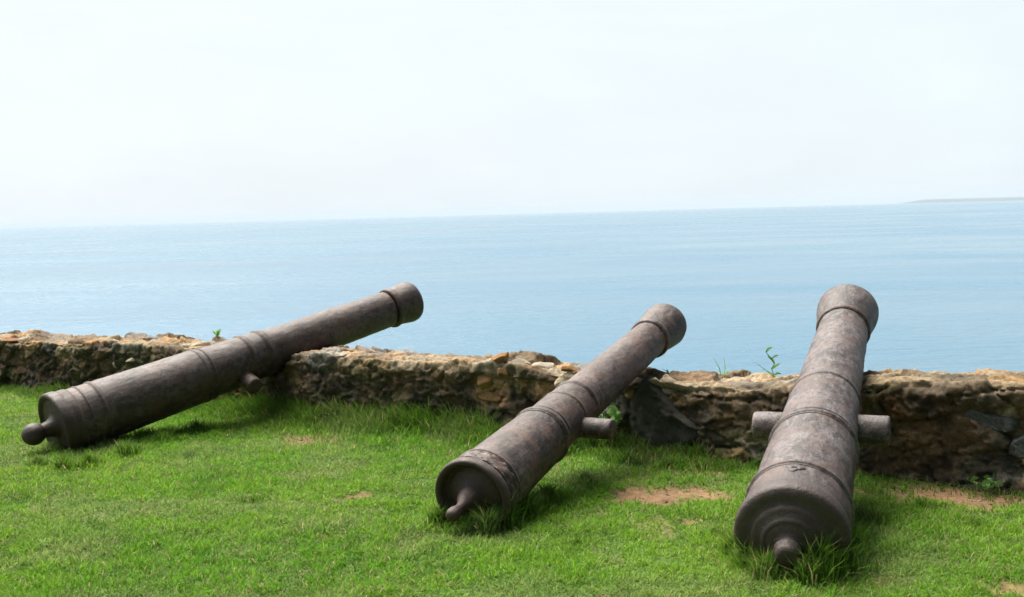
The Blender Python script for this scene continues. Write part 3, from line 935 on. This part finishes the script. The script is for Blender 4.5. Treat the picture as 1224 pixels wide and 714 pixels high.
def weed(name, base, parts, label, mat_stem, mat_leaf):
    root = bpy.data.objects.new(name, None); COL.objects.link(root)
    root.location = base; root.empty_display_size = 0.05
    tag(root, label, 'weed')
    for kind, pts, wd in parts:
        n = len(pts)
        if kind == 'stem':
            v, f = [], []
            for i, q in enumerate(pts):
                for k in range(6):
                    a_ = k * math.pi / 3
                    v.append((q[0] + wd * math.cos(a_), q[1] + wd * math.sin(a_), q[2]))
            for i in range(n - 1):
                for k in range(6):
                    f.append((i * 6 + k, i * 6 + (k + 1) % 6, (i + 1) * 6 + (k + 1) % 6, (i + 1) * 6 + k))
            mesh_obj('stem', v, f, mat_stem, root)
        else:
            # resample, taper to both ends
            P = np.array(pts, float)
            t = np.linspace(0, n - 1, 9)
            Q = np.stack([np.interp(t, range(n), P[:, i]) for i in range(3)], -1)
            tw = np.linspace(0, 1, 9)
            wid = wd * (np.sin(np.pi * np.clip(0.12 + 0.88 * tw, 0, 1)) ** 0.8 if kind == 'leaf' else (1 - tw) ** 0.7)
            dirv = Q[-1] - Q[0]
            sd = np.cross(dirv, (0.3, -1, 0.2)); sd /= (np.linalg.norm(sd) + 1e-9)
            v, f = ribbon(Q, np.maximum(wid, 0.0004), sd)
            mesh_obj('leaf', v, f, mat_leaf, root)
    return root


def top_point(px, w):
    u = on_wall(px, 440, w)[0]
    x, y = to_xy(u, w)
    i = np.argmin(np.abs(wu - u))
    j = np.where(np.abs(ww2[i] - w) < 0.05)[0]
    j = j[zz2[i][j] > 0.3]
    return (x, y, float(zz2[i][j].max()) - 0.012)


k = 7.6 / FPX     # metres per photograph pixel on the wall top near the right-hand cannon
weed('weed', top_point(862, 0.42), [
    ('blade', [(0.0, 0, 0), (-2 * k, 0.01, 10 * k), (-9 * k, 0.02, 24 * k)], 0.011),
    ('blade', [(3 * k, 0, 0), (5 * k, 0, 10 * k), (4 * k, 0.01, 24 * k)], 0.012),
    ('blade', [(4 * k, 0, 0), (8 * k, -0.01, 6 * k), (11 * k, -0.02, 7 * k)], 0.009),
    ('blade', [(-1 * k, 0, 0), (-6 * k, 0, 5 * k), (-10 * k, 0, 5 * k)], 0.007)],
    'tuft of upright narrow grass leaves growing on the wall top', LEAF, LEAF)
weed('weed', top_point(924, 0.40), [
    ('stem', [(0, 0, 0), (0, 0, 8 * k), (-2 * k, 0, 13 * k), (2 * k, 0, 19 * k), (-2 * k, 0, 25 * k), (-8 * k, 0.01, 33 * k), (-3 * k, 0.01, 38 * k)], 0.0028),
    ('blade', [(0, 0, 4 * k), (-12 * k, 0.02, 14 * k), (-24 * k, 0.03, 23 * k)], 0.006),
    ('blade', [(0, 0, 6 * k), (-10 * k, -0.02, 12 * k), (-16 * k, -0.03, 13 * k)], 0.005),
    ('leaf', [(-2 * k, 0, 12 * k), (3 * k, 0, 16 * k), (9 * k, 0, 19 * k)], 0.016),
    ('leaf', [(0, 0, 5 * k), (6 * k, 0.01, 7 * k), (11 * k, 0.01, 6 * k)], 0.014),
    ('leaf', [(-8 * k, 0.01, 33 * k), (-5 * k, 0, 37 * k), (0 * k, 0, 39 * k)], 0.017),
    ('leaf', [(2 * k, 0, 19 * k), (-1 * k, 0, 24 * k), (-7 * k, 0, 29 * k)], 0.018),
    ('leaf', [(-2 * k, 0, 25 * k), (3 * k, 0, 28 * k), (7 * k, 0, 29 * k)], 0.012)],
    'thin weed with a kinked zigzag stem standing on the wall top beside the rightmost cannon', LEAF, LEAF_DARK)
weed('weed', top_point(800, 0.40), [
    ('blade', [(0, 0, 0), (-4 * k, 0, 6 * k), (-10 * k, 0, 9 * k)], 0.009),
    ('blade', [(0, 0, 0), (6 * k, 0, 4 * k), (12 * k, 0, 4 * k)], 0.008),
    ('leaf', [(0, 0, 0), (-2 * k, 0, 5 * k), (-3 * k, 0, 8 * k)], 0.014),
    ('leaf', [(0, 0, 0), (2 * k, 0.01, 3 * k), (6 * k, 0.02, 6 * k)], 0.014)],
    'low sprig on the wall top just right of the muzzle of the middle cannon', LEAF, LEAF)
rr = np.random.default_rng(5)


def bushy(base, h, spread, nst, label, matl, leaf=0.02):
    parts = []
    for i in range(nst):
        a_ = rr.uniform(0, 6.28); e = rr.uniform(0.3, 1) * spread; hh_ = h * rr.uniform(0.6, 1)
        tipx, tipy = e * math.cos(a_), e * math.sin(a_)
        parts.append(('stem', [(0, 0, 0), (tipx * 0.4, tipy * 0.4, hh_ * 0.5), (tipx, tipy, hh_)], 0.0016))
        for j in range(6):
            t = 0.3 + 0.7 * j / 5
            bx, by, bz = tipx * t, tipy * t, hh_ * t
            b_ = rr.uniform(0, 6.28); ll = leaf * rr.uniform(0.8, 1.6)
            parts.append(('leaf', [(bx, by, bz), (bx + ll * 0.6 * math.cos(b_), by + ll * 0.6 * math.sin(b_), bz + ll * 0.5), (bx + ll * 1.2 * math.cos(b_), by + ll * 1.2 * math.sin(b_), bz + ll * 0.45)], ll * 0.6))
    return weed('weed', base, parts, label, matl, matl)


bushy(top_point(262, 0.45), 0.075, 0.05, 4, 'small leafy sprig on the wall top behind the leftmost cannon', LEAF, 0.018)
gp = on_ground(172, 476)
bushy((gp[0], gp[1], 0.0), 0.14, 0.11, 6, 'leafy weed at the wall foot behind the breech of the leftmost cannon', LEAF, 0.032)
u_, z_ = on_wall(733, 503, -0.03)
bushy((*to_xy(u_, -0.06), max(0.0, z_ - 0.09)), 0.17, 0.10, 7, 'broad leafed weed under the middle cannon between its trunnion and the dark slab', LEAF_DARK, 0.035)
u_, z_ = on_wall(1178, 558, -0.03)
bushy((*to_xy(u_, -0.08), 0.0), 0.06, 0.13, 6, 'low weed at the wall foot below the long grey stone', LEAF_DARK, 0.026)

# ------------------------------------------------------------------ sea, far land
SEA_Z = -15.0
m, nt, b, out = new_mat('sea_water')
tc = nt.nodes.new('ShaderNodeTexCoord')
mp = nt.nodes.new('ShaderNodeMapping'); mp.inputs['Scale'].default_value = (0.6, 1.0, 1.0); mp.inputs['Rotation'].default_value = (0, 0, 0.35)
nt.links.new(tc.outputs['Object'], mp.inputs[0])
b.inputs['Roughness'].default_value = 0.18
b.inputs['IOR'].default_value = 1.33
bigp = noise(nt, mp.outputs[0], 0.004, 5, 0.6, 0.5)
nt.links.new(ramp(nt, bigp, [(0.35, (0.045, 0.130, 0.200)), (0.65, (0.080, 0.160, 0.215))]), b.inputs['Base Color'])
mp2 = nt.nodes.new('ShaderNodeMapping'); mp2.inputs['Scale'].default_value = (0.45, 1.0, 1.0); mp2.inputs['Rotation'].default_value = (0, 0, -0.12)
nt.links.new(tc.outputs['Object'], mp2.inputs[0])
n1 = bump(nt, noise(nt, mp2.outputs[0], 0.5, 5, 0.65), 0.65, 0.7)
n2 = bump(nt, noise(nt, mp.outputs[0], 0.11, 5, 0.65), 0.4, 1.4, n1)
wind = noise(nt, mp2.outputs[0], 0.012, 6, 0.65, 0.8)          # cat's-paws: rougher and smoother water
nt.links.new(ramp(nt, wind, [(0.40, 0.16), (0.62, 0.32)]), b.inputs['Roughness'])
nt.links.new(n2, b.inputs['Normal'])
SEA = m
# one sheet, finer near the shore
ring_r = [0, 40, 90, 180, 400, 900, 2500, 7000, 20000, 40000]
nA = 96; sv2 = [(0, 0, SEA_Z)]; sf2 = []
for r_ in ring_r[1:]:
    for i in range(nA):
        a_ = 2 * math.pi * i / nA; sv2.append((r_ * math.cos(a_), r_ * math.sin(a_), SEA_Z))
for i in range(nA): sf2.append((0, 1 + i, 1 + (i + 1) % nA))
for q in range(len(ring_r) - 2):
    for i in range(nA):
        a0 = 1 + q * nA + i; a1 = 1 + q * nA + (i + 1) % nA
        sf2.append((a0, a0 + nA, a1 + nA, a1))
sea = mesh_obj('sea', sv2, sf2, SEA)
tag(sea, kind='structure')

HD = 24000.0
hv, hf = [], []
pxs = np.arange(1060, 1700, 8.0)
for i, px in enumerate(pxs):
    d = ray(px, 240); d = d / math.hypot(d[0], d[1])
    rise = float(sstep(1068, 1110, px)) * (0.85 + 0.18 * float(fbm(np.array([px * 0.02]), np.array([0.5]), None, 3, 231)[0]))
    H_ = 78 * rise
    for dd, hz in ((HD, SEA_Z - 2), (HD + 60, SEA_Z + 0.35 * H_), (HD + 300, SEA_Z + 0.9 * H_), (HD + 700, SEA_Z + H_), (HD + 2000, SEA_Z + 0.6 * H_), (HD + 3000, SEA_Z - 2)):
        hv.append((d[0] * dd, d[1] * dd, hz))
hf = [tuple(int(x) for x in q) for q in grid_quads(len(pxs), 6)]
m, nt, b, out = new_mat('far_land')
nt.links.new(ramp(nt, noise(nt, obj_vec(nt), 0.004, 6), [(0.35, (0.035, 0.050, 0.042)), (0.65, (0.065, 0.080, 0.062))]), b.inputs['Base Color'])
b.inputs['Roughness'].default_value = 1.0
tag(mesh_obj('headland', hv, hf, m), kind='structure')

# ------------------------------------------------------------------ air
HAZE = True
if HAZE:
    R_, z0, z1 = 45000.0, -42.0, 80.0
    bv = [(sx * R_, sy * R_, z) for z in (z0, z1) for sx, sy in ((-1, -1), (1, -1), (1, 1), (-1, 1))]
    bf = [(3, 2, 1, 0), (4, 5, 6, 7), (0, 1, 5, 4), (1, 2, 6, 5), (2, 3, 7, 6), (3, 0, 4, 7)]
    m = bpy.data.materials.new('haze'); m.use_nodes = True; nt = m.node_tree; nt.nodes.clear()
    out = nt.nodes.new('ShaderNodeOutputMaterial'); pv = nt.nodes.new('ShaderNodeVolumePrincipled')
    pv.inputs['Color'].default_value = (0.60, 0.655, 0.70, 1)
    pv.inputs['Density'].default_value = 0.000044
    pv.inputs['Anisotropy'].default_value = 0.0
    nt.links.new(pv.outputs[0], out.inputs['Volume'])
    hz = mesh_obj('haze', bv, bf, m, smooth=False)
    tag(hz, kind='stuff', label='pale sea haze', cat='haze')

# ------------------------------------------------------------------ light
SUN_EL, SUN_AZ = math.radians(58), math.radians(-38)      # azimuth from +Y towards +X: ahead of the camera and to its left
w = bpy.data.worlds.new('World'); S.world = w; w.use_nodes = True
nt = w.node_tree; nt.nodes.clear()
out = nt.nodes.new('ShaderNodeOutputWorld'); bg = nt.nodes.new('ShaderNodeBackground')
sky = nt.nodes.new('ShaderNodeTexSky'); sky.sky_type = 'NISHITA'; sky.sun_disc = False
sky.sun_elevation = SUN_EL; sky.sun_rotation = SUN_AZ
sky.air_density = 1.0; sky.dust_density = 3.0; sky.ozone_density = 1.0
# a thin veil of high cloud over the whole sky, a little uneven
tc = nt.nodes.new('ShaderNodeTexCoord')
mp = nt.nodes.new('ShaderNodeMapping'); mp.inputs['Scale'].default_value = (1, 1, 3.5)
nt.links.new(tc.outputs['Generated'], mp.inputs[0])
cl = noise(nt, mp.outputs[0], 2.4, 6, 0.55, 0.4)
veil = ramp(nt, cl, [(0.3, (0.86, 0.86, 0.86)), (0.7, (0.95, 0.95, 0.95))])
vf = nt.nodes.new('ShaderNodeRGBToBW'); nt.links.new(veil, vf.inputs[0])
# the veil scatters forward: bright on the sun's side of the sky, dimmer and bluer behind the camera
dp = nt.nodes.new('ShaderNodeVectorMath'); dp.operation = 'DOT_PRODUCT'
nt.links.new(tc.outputs['Generated'], dp.inputs[0])
dp.inputs[1].default_value = (math.sin(SUN_AZ) * 0.94, math.cos(SUN_AZ) * 0.94, 0.34)
t01 = math_n(nt, 'MULTIPLY_ADD', dp.outputs['Value'], 0.5); nt.nodes[-1].inputs[2].default_value = 0.5
veilc = ramp(nt, t01, [(0.25, (0.09, 0.12, 0.17)), (0.58, (0.48, 0.55, 0.61)), (0.74, (0.86, 0.945, 1.00)), (1.0, (0.90, 0.96, 1.01))])
veils = nt.nodes.new('ShaderNodeVectorMath'); veils.operation = 'SCALE'; nt.links.new(math_n(nt, 'MULTIPLY_ADD', noise(nt, mp.outputs[0], 5.5, 7, 0.62, 0.8), 0.9), veils.inputs['Scale']); nt.nodes[-1].inputs[2].default_value = 7.95
nt.links.new(veilc, veils.inputs[0])
skyc = mix(nt, vf.outputs[0], sky.outputs[0], veils.outputs[0])
nt.links.new(skyc, bg.inputs[0]); bg.inputs[1].default_value = 0.05
nt.links.new(bg.outputs[0], out.inputs[0])
sl = bpy.data.lights.new('sun', 'SUN'); sl.energy = 4.3; sl.angle = math.radians(48); sl.color = (1.0, 0.95, 0.87)
so = bpy.data.objects.new('sun', sl); COL.objects.link(so)
dirv = Vector((math.sin(SUN_AZ) * math.cos(SUN_EL), math.cos(SUN_AZ) * math.cos(SUN_EL), math.sin(SUN_EL)))
so.rotation_euler = dirv.to_track_quat('Z', 'Y').to_euler()
so.location = (-6, 8, 12)

# ------------------------------------------------------------------ render
S.render.engine = 'CYCLES'
S.cycles.use_denoising = True
S.cycles.max_bounces = 6
S.cycles.volume_bounces = 1
S.cycles.sample_clamp_indirect = 6
S.view_settings.view_transform = 'Standard'
S.view_settings.look = 'None'
S.view_settings.gamma = 1.0
S.view_settings.exposure = 1.35
S.view_settings.use_curve_mapping = False
